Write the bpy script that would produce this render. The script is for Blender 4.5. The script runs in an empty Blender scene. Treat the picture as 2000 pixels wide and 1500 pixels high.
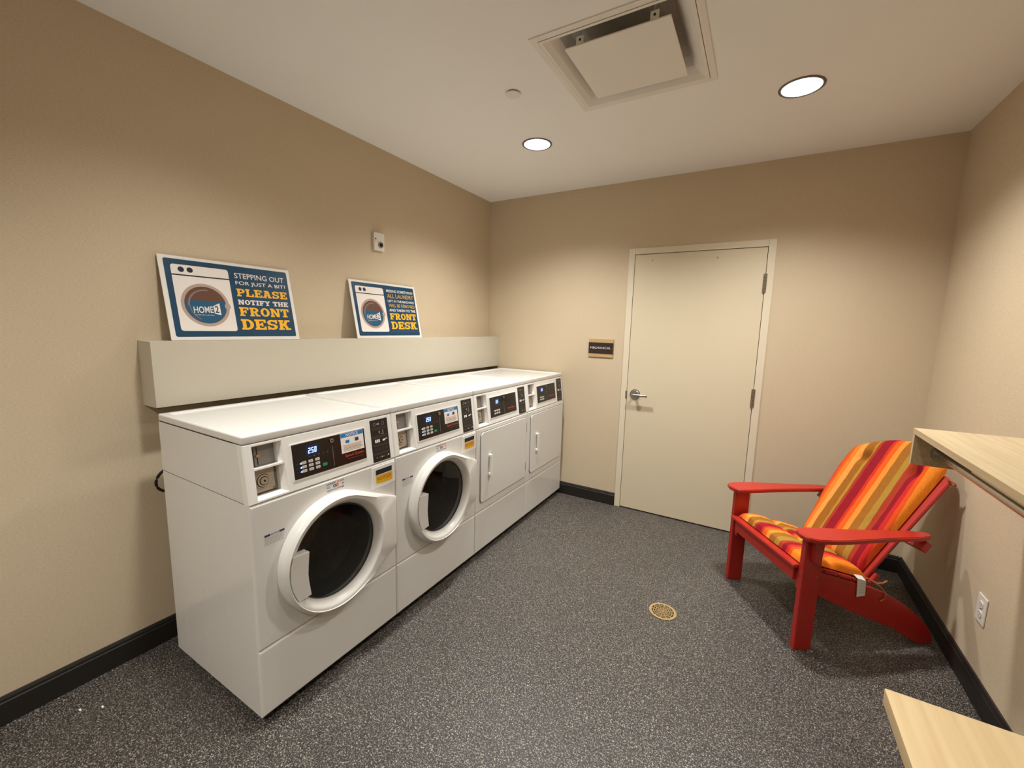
import bpy, bmesh, math, random
from mathutils import Vector, Matrix
random.seed(4)
PI = math.pi
SC = bpy.context.scene
COL = SC.collection

# ---------------------------------------------------------------- camera, world, exposure
W, H = 3.2503, 2.6973          # room width and height; left wall x=0, back wall y=0
YN = -5.6                      # near wall behind the camera
P = 0.684                      # width of one machine
Y0 = -2.756                    # left end of the row of machines
YAW, PITCH, ROLL = 0.5260, -0.1359, -0.0261
Rz = Matrix.Rotation(YAW, 3, 'Z'); Rx = Matrix.Rotation(PITCH, 3, 'X'); Ry = Matrix.Rotation(ROLL, 3, 'Y')
RR = Rz @ Rx @ Ry
right, fwd, up = RR.col[0], RR.col[1], RR.col[2]
cd = bpy.data.cameras.new('camera'); cam = bpy.data.objects.new('camera', cd); COL.objects.link(cam)
m = Matrix.Identity(4)
for i in range(3):
    m[i][0] = right[i]; m[i][1] = up[i]; m[i][2] = -fwd[i]
m[0][3], m[1][3], m[2][3] = 2.3202, -3.5018, 1.53
cam.matrix_world = m
cd.sensor_fit = 'HORIZONTAL'; cd.sensor_width = 36.0; cd.lens = 819.98 / 2000 * 36
cd.clip_start = 0.02
SC.camera = cam
SC.view_settings.view_transform = 'Standard'; SC.view_settings.look = 'None'
SC.view_settings.gamma = 1.0; SC.view_settings.use_curve_mapping = False
SC.view_settings.exposure = 0.0
LAMP = 8.0
SPREAD = 137
BEAM = 170.0      # watts of each downlight's lens
LAMP_COL = (1.0, 0.992, 0.958)
wd = bpy.data.worlds.new('world'); SC.world = wd; wd.use_nodes = True
wd.node_tree.nodes['Background'].inputs[0].default_value = (0.05, 0.045, 0.04, 1)
wd.node_tree.nodes['Background'].inputs[1].default_value = 0.2

# ---------------------------------------------------------------- materials
def lin(c):
    return tuple((v / 255 / 12.92 if v / 255 <= 0.04045 else ((v / 255 + 0.055) / 1.055) ** 2.4) for v in c) + (1,)

def mat(name, rgb, rough=0.5, metal=0.0, var=0.04, scale=12, bump=0.0, bscale=200, emit=None, estr=0, coat=0, spec=0.5):
    mt = bpy.data.materials.new(name); mt.use_nodes = True
    nt = mt.node_tree; N = nt.nodes; L = nt.links
    b = N['Principled BSDF']
    c = lin(rgb)
    tc = N.new('ShaderNodeTexCoord')
    nz = N.new('ShaderNodeTexNoise'); nz.inputs['Scale'].default_value = scale; nz.inputs['Detail'].default_value = 3
    L.new(tc.outputs['Object'], nz.inputs['Vector'])
    mx = N.new('ShaderNodeMix'); mx.data_type = 'RGBA'
    mx.inputs['A'].default_value = tuple(v * (1 - var) for v in c[:3]) + (1,)
    mx.inputs['B'].default_value = tuple(min(1, v * (1 + var)) for v in c[:3]) + (1,)
    L.new(nz.outputs['Fac'], mx.inputs['Factor']); L.new(mx.outputs['Result'], b.inputs['Base Color'])
    b.inputs['Roughness'].default_value = rough; b.inputs['Metallic'].default_value = metal
    b.inputs['Specular IOR Level'].default_value = spec
    if coat: b.inputs['Coat Weight'].default_value = coat; b.inputs['Coat Roughness'].default_value = 0.15
    if emit:
        b.inputs['Emission Color'].default_value = lin(emit); b.inputs['Emission Strength'].default_value = estr
    if bump:
        n2 = N.new('ShaderNodeTexNoise'); n2.inputs['Scale'].default_value = bscale; n2.inputs['Detail'].default_value = 2
        L.new(tc.outputs['Object'], n2.inputs['Vector'])
        bp = N.new('ShaderNodeBump'); bp.inputs['Strength'].default_value = bump; bp.inputs['Distance'].default_value = 0.002
        L.new(n2.outputs['Fac'], bp.inputs['Height']); L.new(bp.outputs['Normal'], b.inputs['Normal'])
    return mt

def wallcover(name, rgb, rot):
    mt = mat(name, rgb, rough=0.75, var=0.03, scale=3, spec=0.25)
    nt = mt.node_tree; N = nt.nodes; L = nt.links; b = N['Principled BSDF']
    tc = N.new('ShaderNodeTexCoord')
    mp = N.new('ShaderNodeMapping'); mp.inputs['Scale'].default_value = rot
    L.new(tc.outputs['Object'], mp.inputs['Vector'])
    nz = N.new('ShaderNodeTexNoise'); nz.inputs['Scale'].default_value = 1.0; nz.inputs['Detail'].default_value = 4
    L.new(mp.outputs['Vector'], nz.inputs['Vector'])
    old = b.inputs['Base Color'].links[0].from_socket
    mx = N.new('ShaderNodeMix'); mx.data_type = 'RGBA'; mx.blend_type = 'MULTIPLY'; mx.inputs['Factor'].default_value = 1
    rp = N.new('ShaderNodeValToRGB'); rp.color_ramp.elements[0].position = 0.3; rp.color_ramp.elements[0].color = (0.84, 0.83, 0.81, 1)
    rp.color_ramp.elements[1].position = 0.7; rp.color_ramp.elements[1].color = (1, 1, 1, 1)
    L.new(nz.outputs['Fac'], rp.inputs['Fac'])
    L.new(old, mx.inputs['A']); L.new(rp.outputs['Color'], mx.inputs['B']); L.new(mx.outputs['Result'], b.inputs['Base Color'])
    bp = N.new('ShaderNodeBump'); bp.inputs['Strength'].default_value = 0.12; bp.inputs['Distance'].default_value = 0.002
    L.new(nz.outputs['Fac'], bp.inputs['Height']); L.new(bp.outputs['Normal'], b.inputs['Normal'])
    return mt

def floor_mat():
    mt = bpy.data.materials.new('speckled_rubber'); mt.use_nodes = True
    nt = mt.node_tree; N = nt.nodes; L = nt.links; b = N['Principled BSDF']
    tc = N.new('ShaderNodeTexCoord')
    base = N.new('ShaderNodeValToRGB')
    nz = N.new('ShaderNodeTexNoise'); nz.inputs['Scale'].default_value = 215; nz.inputs['Detail'].default_value = 1.5
    nz.inputs['Distortion'].default_value = 1.2
    L.new(tc.outputs['Object'], nz.inputs['Vector'])
    r = base.color_ramp
    r.elements[0].position = 0.40; r.elements[0].color = lin((32, 29, 27))
    r.elements[1].position = 0.70; r.elements[1].color = lin((186, 177, 165))
    e = r.elements.new(0.535); e.color = lin((54, 50, 47))
    e = r.elements.new(0.60); e.color = lin((120, 113, 105))
    L.new(nz.outputs['Fac'], base.inputs['Fac'])
    big = N.new('ShaderNodeTexNoise'); big.inputs['Scale'].default_value = 1.7; big.inputs['Detail'].default_value = 3
    L.new(tc.outputs['Object'], big.inputs['Vector'])
    mr = N.new('ShaderNodeMapRange'); mr.inputs['To Min'].default_value = 0.85; mr.inputs['To Max'].default_value = 1.12
    L.new(big.outputs['Fac'], mr.inputs['Value'])
    mx = N.new('ShaderNodeMix'); mx.data_type = 'RGBA'; mx.blend_type = 'MULTIPLY'; mx.inputs['Factor'].default_value = 1
    L.new(base.outputs['Color'], mx.inputs['A']); L.new(mr.outputs['Result'], mx.inputs['B'])
    L.new(mx.outputs['Result'], b.inputs['Base Color'])
    b.inputs['Roughness'].default_value = 0.48
    bp = N.new('ShaderNodeBump'); bp.inputs['Strength'].default_value = 0.25; bp.inputs['Distance'].default_value = 0.001
    L.new(nz.outputs['Fac'], bp.inputs['Height']); L.new(bp.outputs['Normal'], b.inputs['Normal'])
    return mt

def wood_mat(name, c1, c2, axis):
    mt = bpy.data.materials.new(name); mt.use_nodes = True
    nt = mt.node_tree; N = nt.nodes; L = nt.links; b = N['Principled BSDF']
    tc = N.new('ShaderNodeTexCoord'); mp = N.new('ShaderNodeMapping')
    s = [55, 55, 55]; s[axis] = 2.2
    mp.inputs['Scale'].default_value = s
    L.new(tc.outputs['Object'], mp.inputs['Vector'])
    nz = N.new('ShaderNodeTexNoise'); nz.inputs['Scale'].default_value = 1; nz.inputs['Detail'].default_value = 5; nz.inputs['Distortion'].default_value = 0.5
    L.new(mp.outputs['Vector'], nz.inputs['Vector'])
    r = N.new('ShaderNodeValToRGB'); r.color_ramp.elements[0].position = 0.3; r.color_ramp.elements[0].color = lin(c1)
    r.color_ramp.elements[1].position = 0.62; r.color_ramp.elements[1].color = lin(c2)
    L.new(nz.outputs['Fac'], r.inputs['Fac']); L.new(r.outputs['Color'], b.inputs['Base Color'])
    b.inputs['Roughness'].default_value = 0.42
    return mt

def glass_mat():
    mt = bpy.data.materials.new('door_glass'); mt.use_nodes = True
    nt = mt.node_tree; N = nt.nodes; L = nt.links
    N.remove(N['Principled BSDF'])
    tr = N.new('ShaderNodeBsdfTransparent'); tr.inputs[0].default_value = (0.80, 0.78, 0.73, 1)
    gl = N.new('ShaderNodeBsdfGlossy'); gl.inputs['Roughness'].default_value = 0.04; gl.inputs[0].default_value = (0.9, 0.9, 0.9, 1)
    fr = N.new('ShaderNodeFresnel'); fr.inputs[0].default_value = 1.5
    mr = N.new('ShaderNodeMath'); mr.operation = 'MULTIPLY'; mr.inputs[1].default_value = 0.8
    mx = N.new('ShaderNodeMixShader')
    L.new(fr.outputs[0], mr.inputs[0]); L.new(mr.outputs[0], mx.inputs[0])
    L.new(tr.outputs[0], mx.inputs[1]); L.new(gl.outputs[0], mx.inputs[2])
    L.new(mx.outputs[0], N['Material Output'].inputs[0])
    return mt

STR = [(-0.50, (186, 55, 27)), (-0.262, (203, 71, 30)), (-0.240, (214, 88, 32)), (-0.222, (224, 121, 41)), (-0.198, (228, 150, 70)),
       (-0.168, (152, 95, 32)), (-0.126, (169, 128, 48)), (-0.112, (161, 57, 36)), (-0.095, (142, 25, 36)),
       (-0.050, (201, 49, 32)), (-0.033, (220, 92, 28)), (-0.004, (228, 138, 54)), (0.022, (153, 97, 34)), (0.064, (163, 126, 50)),
       (0.097, (163, 57, 36)), (0.124, (138, 23, 36)), (0.150, (197, 42, 39)), (0.170, (216, 80, 28)), (0.190, (226, 128, 36)),
       (0.232, (212, 110, 27))]
def stripe_mat():
    mt = bpy.data.materials.new('striped_canvas'); mt.use_nodes = True
    nt = mt.node_tree; N = nt.nodes; L = nt.links; b = N['Principled BSDF']
    uv = N.new('ShaderNodeUVMap'); uv.uv_map = 'UVMap'
    sp = N.new('ShaderNodeSeparateXYZ'); L.new(uv.outputs[0], sp.inputs[0])
    r = N.new('ShaderNodeValToRGB'); cr = r.color_ramp; cr.interpolation = 'CONSTANT'
    for i, (s, c) in enumerate(STR):
        p = s + 0.5
        e = cr.elements[0] if i == 0 else cr.elements.new(p)
        e.position = p; e.color = lin(c)
    # drop the default last stop
    for e in list(cr.elements):
        if e.position > 0.99: cr.elements.remove(e)
    L.new(sp.outputs[0], r.inputs['Fac'])
    tc = N.new('ShaderNodeTexCoord')
    mp = N.new('ShaderNodeMapping'); mp.inputs['Scale'].default_value = (260, 40, 1); L.new(uv.outputs[0], mp.inputs['Vector'])
    nz = N.new('ShaderNodeTexNoise'); nz.inputs['Scale'].default_value = 1; L.new(mp.outputs[0], nz.inputs['Vector'])
    mr = N.new('ShaderNodeMapRange'); mr.inputs['To Min'].default_value = 0.78; mr.inputs['To Max'].default_value = 1.15
    L.new(nz.outputs['Fac'], mr.inputs['Value'])
    mx = N.new('ShaderNodeMix'); mx.data_type = 'RGBA'; mx.blend_type = 'MULTIPLY'; mx.inputs['Factor'].default_value = 1
    L.new(r.outputs['Color'], mx.inputs['A']); L.new(mr.outputs['Result'], mx.inputs['B'])
    L.new(mx.outputs['Result'], b.inputs['Base Color']); b.inputs['Roughness'].default_value = 0.85
    b.inputs['Specular IOR Level'].default_value = 0.15
    return mt

M = {}
M['wall_l'] = wallcover('beige_wallcovering_left', (212, 194, 166), (110, 110, 420))
M['ceil'] = mat('ceiling_paint', (244, 243, 240), 0.8, var=0.015, scale=2, bump=0.15, bscale=160, spec=0.2)
M['floor'] = floor_mat()
M['base'] = mat('black_brown_vinyl', (30, 26, 22), 0.5, var=0.06)
M['door'] = mat('cream_door_paint', (214, 200, 172), 0.5, var=0.02, scale=4, bump=0.03, bscale=90)
M['frame'] = mat('cream_frame_paint', (220, 208, 184), 0.42, var=0.02, scale=4)
M['ledge'] = mat('grey_beige_laminate', (192, 184, 166), 0.42, var=0.015)
M['white'] = mat('white_enamel', (221, 219, 214), 0.17, var=0.012, scale=5)
M['doorw'] = mat('porthole_door_plastic', (216, 213, 207), 0.3, var=0.01)
M['white2'] = mat('white_plastic', (232, 230, 225), 0.36, var=0.012, scale=5)
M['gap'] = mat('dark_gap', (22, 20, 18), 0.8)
M['black'] = mat('black_plastic', (24, 22, 22), 0.35)
M['panel'] = mat('black_display_panel', (20, 16, 16), 0.16)
M['darkgrey'] = mat('dark_grey_print', (92, 88, 86), 0.5)
M['grey'] = mat('grey_print', (150, 146, 142), 0.5)
M['chrome'] = mat('brushed_chrome', (178, 174, 168), 0.25, metal=1.0)
M['nickel'] = mat('satin_nickel', (168, 160, 148), 0.32, metal=1.0)
M['coinmetal'] = mat('worn_coin_metal', (192, 180, 160), 0.45, metal=0.35)
M['coindark'] = mat('coin_dark_brown', (74, 64, 52), 0.5, metal=0.3)
M['coinlight'] = mat('coin_light_ring', (206, 198, 184), 0.35, metal=0.4)
M['coingrey'] = mat('coin_plate_grey', (136, 132, 126), 0.45, metal=0.2)
M['drum'] = mat('steel_drum', (170, 164, 156), 0.35, metal=0.3, var=0.2, scale=30)
M['hub'] = mat('drum_hub', (196, 160, 140), 0.5, metal=0.2)
M['gasket'] = mat('dark_rubber_gasket', (48, 50, 50), 0.5)
M['glass'] = glass_mat()
M['led'] = mat('blue_white_led', (190, 220, 255), 0.5, emit=(150, 195, 255), estr=1.6)
M['ledbg'] = mat('blue_led_window', (14, 26, 66), 0.3, emit=(20, 50, 140), estr=0.04)
M['btn'] = mat('pale_button', (200, 194, 182), 0.45)
M['green'] = mat('green_button', (24, 132, 92), 0.45)
M['redtxt'] = mat('red_print', (210, 62, 34), 0.5)
M['blue'] = mat('notice_blue', (32, 118, 186), 0.45)
M['bluetxt'] = mat('navy_print', (50, 52, 92), 0.5)
M['orange'] = mat('orange_print', (222, 138, 70), 0.5)
M['paper'] = mat('white_sticker', (232, 228, 220), 0.45)
M['yellow'] = mat('yellow_sticker', (222, 176, 28), 0.45)
M['navyblk'] = mat('near_black_print', (26, 26, 38), 0.5)
M['signwhite'] = mat('sign_white', (226, 222, 214), 0.35)
M['signblue'] = mat('sign_blue', (18, 62, 90), 0.33, var=0.22, scale=9)
M['signbox'] = mat('sign_drawn_washer', (228, 220, 212), 0.35)
M['signnavy'] = mat('sign_navy', (22, 28, 44), 0.35)
M['signyel'] = mat('sign_yellow', (238, 178, 38), 0.35)
M['signyel2'] = mat('sign_gold', (204, 160, 70), 0.35)
M['signring'] = mat('sign_taupe_ring', (176, 154, 142), 0.35)
M['signring2'] = mat('sign_brown_ring', (112, 68, 54), 0.35)
M['signbrown'] = mat('sign_brown_glass', (98, 66, 52), 0.35)
M['signwater'] = mat('sign_water', (28, 84, 116), 0.35, var=0.12, scale=30)
M['signgloss'] = mat('sign_light_arc', (138, 112, 104), 0.35)
M['red'] = mat('red_painted_wood', (170, 40, 30), 0.36, var=0.05, scale=20, bump=0.05, bscale=60)
M['stripe'] = stripe_mat()
M['tie'] = mat('brown_tie_cloth', (164, 92, 48), 0.9)
M['under'] = mat('dark_cushion_underside', (96, 66, 26), 0.9)
M['tag'] = mat('care_tag_cloth', (214, 210, 200), 0.8)
M['woodx'] = wood_mat('light_maple_x', (200, 172, 126), (214, 188, 144), 1)
M['woody'] = wood_mat('light_maple_y', (192, 170, 134), (206, 186, 150), 1)
M['edgew'] = wood_mat('maple_edge_band', (176, 152, 116), (196, 172, 134), 1)
M['brass'] = mat('bronze_drain', (196, 168, 118), 0.4, metal=0.6)
M['trim'] = mat('grey_trim_ring', (116, 108, 104), 0.35, metal=0.5)
M['lamp'] = mat('lamp_diffuser', (255, 250, 240), 0.5, var=0)
_b = M['lamp'].node_tree.nodes['Principled BSDF']
_b.inputs['Emission Color'].default_value = LAMP_COL + (1,); _b.inputs['Emission Strength'].default_value = LAMP
M['ventw'] = mat('vent_white_metal', (234, 229, 221), 0.5, var=0.01)
M['throatgrey'] = mat('mottled_vent_throat', (176, 172, 164), 0.7, var=0.25, scale=14)  # mottled grey, darker than the white vent metal
M['signwood'] = wood_mat('sign_wood_strip', (184, 150, 104), (198, 166, 120), 0)
M['plaque'] = mat('dark_brown_plaque', (44, 30, 24), 0.4)
M['plate'] = mat('white_outlet_plastic', (226, 220, 210), 0.35)
M['slot'] = mat('outlet_slot', (70, 62, 54), 0.6)
M['cord'] = mat('black_cord', (16, 15, 15), 0.5)
M['scrap'] = mat('white_paper_scrap', (225, 225, 222), 0.8)

# ---------------------------------------------------------------- mesh helpers
class MB:
    def __init__(s, T=None):
        s.v = []; s.f = []; s.mi = []; s.sm = []; s.mats = []; s.uv = None; s.T = T or (lambda a, b, c: (a, b, c))
    def _m(s, m):
        if m not in s.mats: s.mats.append(m)
        return s.mats.index(m)
    def add(s, vs, fs, m, smooth=False):
        n = len(s.v); s.v += [s.T(*p) for p in vs]
        k = s._m(m)
        for f in fs: s.f.append([i + n for i in f]); s.mi.append(k); s.sm.append(smooth)
        return s
    def box(s, x0, x1, y0, y1, z0, z1, m, bev=0, seg=2, mod=None):
        bm = bmesh.new(); bmesh.ops.create_cube(bm, size=1)
        for v in bm.verts:
            v.co = ((x0 + x1) / 2 + v.co.x * (x1 - x0), (y0 + y1) / 2 + v.co.y * (y1 - y0), (z0 + z1) / 2 + v.co.z * (z1 - z0))
        if bev: bmesh.ops.bevel(bm, geom=list(bm.edges), offset=bev, segments=seg, affect='EDGES', profile=0.5)
        if mod: mod(bm)
        return s.bm(bm, m, smooth=bool(bev))
    def bm(s, bm, m, smooth=False):
        bm.verts.index_update()
        vs = [tuple(v.co) for v in bm.verts]; fs = [[v.index for v in f.verts] for f in bm.faces]
        bm.free(); return s.add(vs, fs, m, smooth)
    def cyl(s, a, b, r0, r1, m, n=24, cap=True, smooth=True):
        a = Vector(a); b = Vector(b); d = (b - a).normalized()
        t = Vector((0, 0, 1)) if abs(d.z) < .9 else Vector((1, 0, 0))
        e1 = d.cross(t).normalized(); e2 = d.cross(e1)
        vs = []
        for c, r in ((a, r0), (b, r1)):
            for i in range(n):
                an = 2 * PI * i / n; vs.append(tuple(c + e1 * math.cos(an) * r + e2 * math.sin(an) * r))
        s.add(vs, [[i, (i + 1) % n, n + (i + 1) % n, n + i] for i in range(n)], m, smooth)
        if cap: s.add(vs[:n], [list(range(n))[::-1]], m); s.add(vs[n:], [list(range(n))], m)
        return s
    def prism(s, pts, fn, d0, d1, m, smooth=False):
        """pts: 2-D outline; fn(a, b, d) -> xyz"""
        n = len(pts)
        vs = [fn(a, b, d0) for a, b in pts] + [fn(a, b, d1) for a, b in pts]
        s.add(vs, [list(range(n))[::-1], list(range(n, 2 * n))], m)
        s.add(vs, [[i, (i + 1) % n, n + (i + 1) % n, n + i] for i in range(n)], m, smooth)
        return s
    def tube(s, pts, r, m, n=8):
        pts = [Vector(p) for p in pts]; vs = []; 
        for i, p in enumerate(pts):
            d = (pts[min(i + 1, len(pts) - 1)] - pts[max(i - 1, 0)]).normalized()
            t = Vector((0, 0, 1)) if abs(d.z) < .9 else Vector((1, 0, 0))
            e1 = d.cross(t).normalized(); e2 = d.cross(e1)
            for k in range(n):
                an = 2 * PI * k / n; vs.append(tuple(p + e1 * math.cos(an) * r + e2 * math.sin(an) * r))
        fs = [[i * n + k, i * n + (k + 1) % n, (i + 1) * n + (k + 1) % n, (i + 1) * n + k] for i in range(len(pts) - 1) for k in range(n)]
        fs += [list(range(n))[::-1], [len(vs) - n + k for k in range(n)]]
        return s.add(vs, fs, m, True)
    def build(s, name, parent=None, uv=None):
        me = bpy.data.meshes.new(name); me.from_pydata(s.v, [], s.f)
        for mm in s.mats: me.materials.append(M[mm])
        me.polygons.foreach_set('material_index', s.mi); me.polygons.foreach_set('use_smooth', s.sm)
        if uv:
            l = me.uv_layers.new(name='UVMap')
            for lp in me.loops: l.data[lp.index].uv = uv[lp.vertex_index]
        me.update(); 
        if any(s.sm):
            try: me.set_sharp_from_angle(angle=math.radians(40))
            except Exception: pass
        o = bpy.data.objects.new(name, me); COL.objects.link(o)
        if parent: o.parent = parent
        if any(s.sm): w = o.modifiers.new('weighted_normals', 'WEIGHTED_NORMAL'); w.keep_sharp = True; w.weight = 80
        return o

def fix(o):
    """consistent outward normals"""
    bm = bmesh.new(); bm.from_mesh(o.data); bmesh.ops.recalc_face_normals(bm, faces=bm.faces); bm.to_mesh(o.data); bm.free(); return o

def thing(name, label, cat, loc=(0, 0, 0), rz=0, group=None):
    o = bpy.data.objects.new(name, None); COL.objects.link(o); o.empty_display_size = 0.1
    o.location = loc; o.rotation_euler = (0, 0, rz)
    o['label'] = label; o['category'] = cat
    if group: o['group'] = group
    return o
def struct(o, label, cat=None):
    o['kind'] = 'structure'; o['label'] = label
    if cat: o['category'] = cat
    return o
def rel(loc):
    return lambda a, b, c: (a - loc[0], b - loc[1], c - loc[2])

class Fr:
    """a plane in root-local space: (a right, b up, d out) -> xyz"""
    def __init__(s, o, r, u, n): s.o, s.r, s.u, s.n = Vector(o), Vector(r).normalized(), Vector(u).normalized(), Vector(n).normalized()
    def __call__(s, a, b, d=0): return tuple(s.o + s.r * a + s.u * b + s.n * d)

def flat(mb, fr, polys, d, m):
    for pl in polys:
        mb.add([fr(a, b, d) for a, b in pl], [list(range(len(pl)))], m)
def rect(a0, b0, a1, b1): return [(a0, b0), (a1, b0), (a1, b1), (a0, b1)]
def rrect(a0, b0, a1, b1, r, n=5):
    out = []
    for cx, cy, s in ((a1 - r, b1 - r, 0), (a0 + r, b1 - r, 1), (a0 + r, b0 + r, 2), (a1 - r, b0 + r, 3)):
        for i in range(n + 1):
            an = PI / 2 * (s + i / n); out.append((cx + r * math.cos(an), cy + r * math.sin(an)))
    return out
def circ(cx, cy, r, n=40, ry=None): return [(cx + r * math.cos(2 * PI * i / n), cy + (ry or r) * math.sin(2 * PI * i / n)) for i in range(n)]
def ringp(cx, cy, r0, r1, a0, a1, n=24, k=1.0):
    q = []
    for i in range(n):
        t0 = a0 + (a1 - a0) * i / n; t1 = a0 + (a1 - a0) * (i + 1) / n
        q.append([(cx + r0 * math.cos(t0), cy + k * r0 * math.sin(t0)), (cx + r1 * math.cos(t0), cy + k * r1 * math.sin(t0)),
                  (cx + r1 * math.cos(t1), cy + k * r1 * math.sin(t1)), (cx + r0 * math.cos(t1), cy + k * r0 * math.sin(t1))])
    return q

_tc = {}
def text_polys(txt, bold=0.0):
    """outline of a line of text scaled to a unit box: (verts, faces, aspect)"""
    k = (txt, bold)
    if k in _tc: return _tc[k]
    cu = bpy.data.curves.new('t', 'FONT'); cu.body = txt; cu.size = 1; cu.offset = bold; cu.resolution_u = 3
    ob = bpy.data.objects.new('t', cu); COL.objects.link(ob)
    dg = bpy.context.evaluated_depsgraph_get(); me = bpy.data.meshes.new_from_object(ob.evaluated_get(dg))
    vs = [(v.co.x, v.co.y) for v in me.vertices]; fs = [list(p.vertices) for p in me.polygons]
    x0 = min(v[0] for v in vs); x1 = max(v[0] for v in vs); y0 = min(v[1] for v in vs); y1 = max(v[1] for v in vs)
    vs = [((x - x0) / (x1 - x0), (y - y0) / (y1 - y0)) for x, y in vs]
    bpy.data.objects.remove(ob); bpy.data.curves.remove(cu); bpy.data.meshes.remove(me)
    _tc[k] = (vs, fs, (x1 - x0) / (y1 - y0)); return _tc[k]
def text(mb, fr, txt, a0, b0, a1, b1, d, m, bold=0.0, skew=0.0, slope=0.0):
    vs, fs, _ = text_polys(txt, bold)
    mb.add([fr(a0 + x * (a1 - a0) + skew * y * (b1 - b0), b0 + y * (b1 - b0) + slope * x, d) for x, y in vs], fs, m)

# slab-serif capitals drawn from strokes, unit height
def slab(ch):
    t, s = .25, .17
    R = rect; o = []; w = .80
    def ser(x0, x1, y): o.append(R(x0, y, x1, y + s))
    def arc(cx, cy, rx, ry, a0, a1, n=14, tx=t, ty=s):
        for i in range(n):
            p = a0 + (a1 - a0) * i / n; q = a0 + (a1 - a0) * (i + 1) / n
            o.append([(cx + rx * math.cos(p), cy + ry * math.sin(p)), (cx + rx * math.cos(q), cy + ry * math.sin(q)),
                      (cx + (rx - tx) * math.cos(q), cy + (ry - ty) * math.sin(q)), (cx + (rx - tx) * math.cos(p), cy + (ry - ty) * math.sin(p))])
    def dg(x0, y0, x1, y1, th=t): o.append([(x0, y0), (x0 + th, y0), (x1 + th, y1), (x1, y1)])
    if ch == 'P': o.append(R(.08, 0, .08 + t, 1)); ser(0, .44, 0); ser(0, .45, 1 - s); o.append(R(.3, .40, .45, .40 + s)); arc(.43, .70, .37, .30, -PI / 2, PI / 2)
    elif ch == 'L': o.append(R(.08, 0, .08 + t, 1)); ser(0, .42, 1 - s); ser(0, w, 0); o.append(R(w - .17, 0, w, .38))
    elif ch == 'E' or ch == 'F':
        o.append(R(.08, 0, .08 + t, 1)); ser(0, w, 1 - s); o.append(R(w - .15, .68, w, 1)); o.append(R(.3, .42, .52, .42 + s)); o.append(R(.46, .32, .60, .70))
        if ch == 'E': ser(0, w, 0); o.append(R(w - .15, 0, w, .32))
        else: ser(0, .46, 0)
    elif ch == 'A': dg(.08, 0, .28, 1); dg(.60, 0, .40, 1); o.append(R(.24, .26, .66, .26 + s * .8)); ser(0, .38, 0); ser(.52, .92, 0); ser(.16, .6, 1 - s); w = .92
    elif ch == 'S':
        arc(.4, .71, .38, .29, PI * .12, PI * 1.5); arc(.4, .29, .38, .29, -PI * .88, PI * .5)
        o.append(R(.62, .62, .77, 1)); o.append(R(.03, 0, .18, .38))
    elif ch == 'N': w = .95; o.append(R(.08, 0, .08 + .2, 1)); o.append(R(.67, 0, .67 + .2, 1)); dg(.08, 1, .60, 0, .27); ser(0, .38, 0); ser(0, .3, 1 - s); ser(.57, w, 1 - s)
    elif ch == 'O': arc(.42, .5, .42, .5, 0, 2 * PI, 28); w = .84
    elif ch == 'D': o.append(R(.08, 0, .08 + t, 1)); ser(0, .42, 0); ser(0, .42, 1 - s); arc(.40, .5, .44, .5, -PI / 2, PI / 2, 16); w = .84
    elif ch == 'T': o.append(R(.40 - t / 2, 0, .40 + t / 2, 1)); ser(.16, .64, 0); ser(0, .8, 1 - s); o.append(R(0, .64, .15, 1)); o.append(R(.65, .64, .8, 1))
    elif ch == 'I': o.append(R(.12, 0, .12 + t, 1)); ser(0, .49, 0); ser(0, .49, 1 - s); w = .49
    elif ch == 'Y': o.append(R(.45 - t / 2, 0, .45 + t / 2, .5)); dg(.33, .42, .06, 1); dg(.33, .42, .60, 1); ser(.2, .7, 0); ser(0, .36, 1 - s); ser(.54, .9, 1 - s); w = .9
    elif ch == 'R': o.append(R(.08, 0, .08 + t, 1)); ser(0, .42, 0); ser(0, .45, 1 - s); o.append(R(.3, .42, .45, .42 + s)); arc(.43, .71, .37, .29, -PI / 2, PI / 2); dg(.56, .0, .36, .46, .25); ser(.54, .9, 0); w = .9
    elif ch == 'H': w = .92; o.append(R(.08, 0, .08 + t, 1)); o.append(R(.59, 0, .59 + t, 1)); o.append(R(.3, .42, .62, .42 + s)); ser(0, .4, 0); ser(.52, w, 0); ser(0, .4, 1 - s); ser(.52, w, 1 - s)
    elif ch == 'K': w = .94; o.append(R(.08, 0, .08 + t, 1)); ser(0, .42, 0); ser(0, .42, 1 - s); dg(.24, .38, .56, 1); dg(.56, 0, .34, .6); ser(.52, w, 0); ser(.5, .9, 1 - s)
    elif ch == ' ': w = .35
    return o, w
def slabtext(mb, fr, txt, a0, b0, a1, b1, d, m):
    gl = [slab(c) for c in txt]; tot = sum(w for _, w in gl) + .07 * (len(gl) - 1)
    k = (a1 - a0) / tot; h = b1 - b0; x = 0
    for g, w in gl:
        for q_, pl in enumerate(g): flat(mb, fr, [[(a0 + (x + px) * k, b0 + py * h) for px, py in pl]], d + q_ * .000015, m)
        x += w + .07

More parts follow.
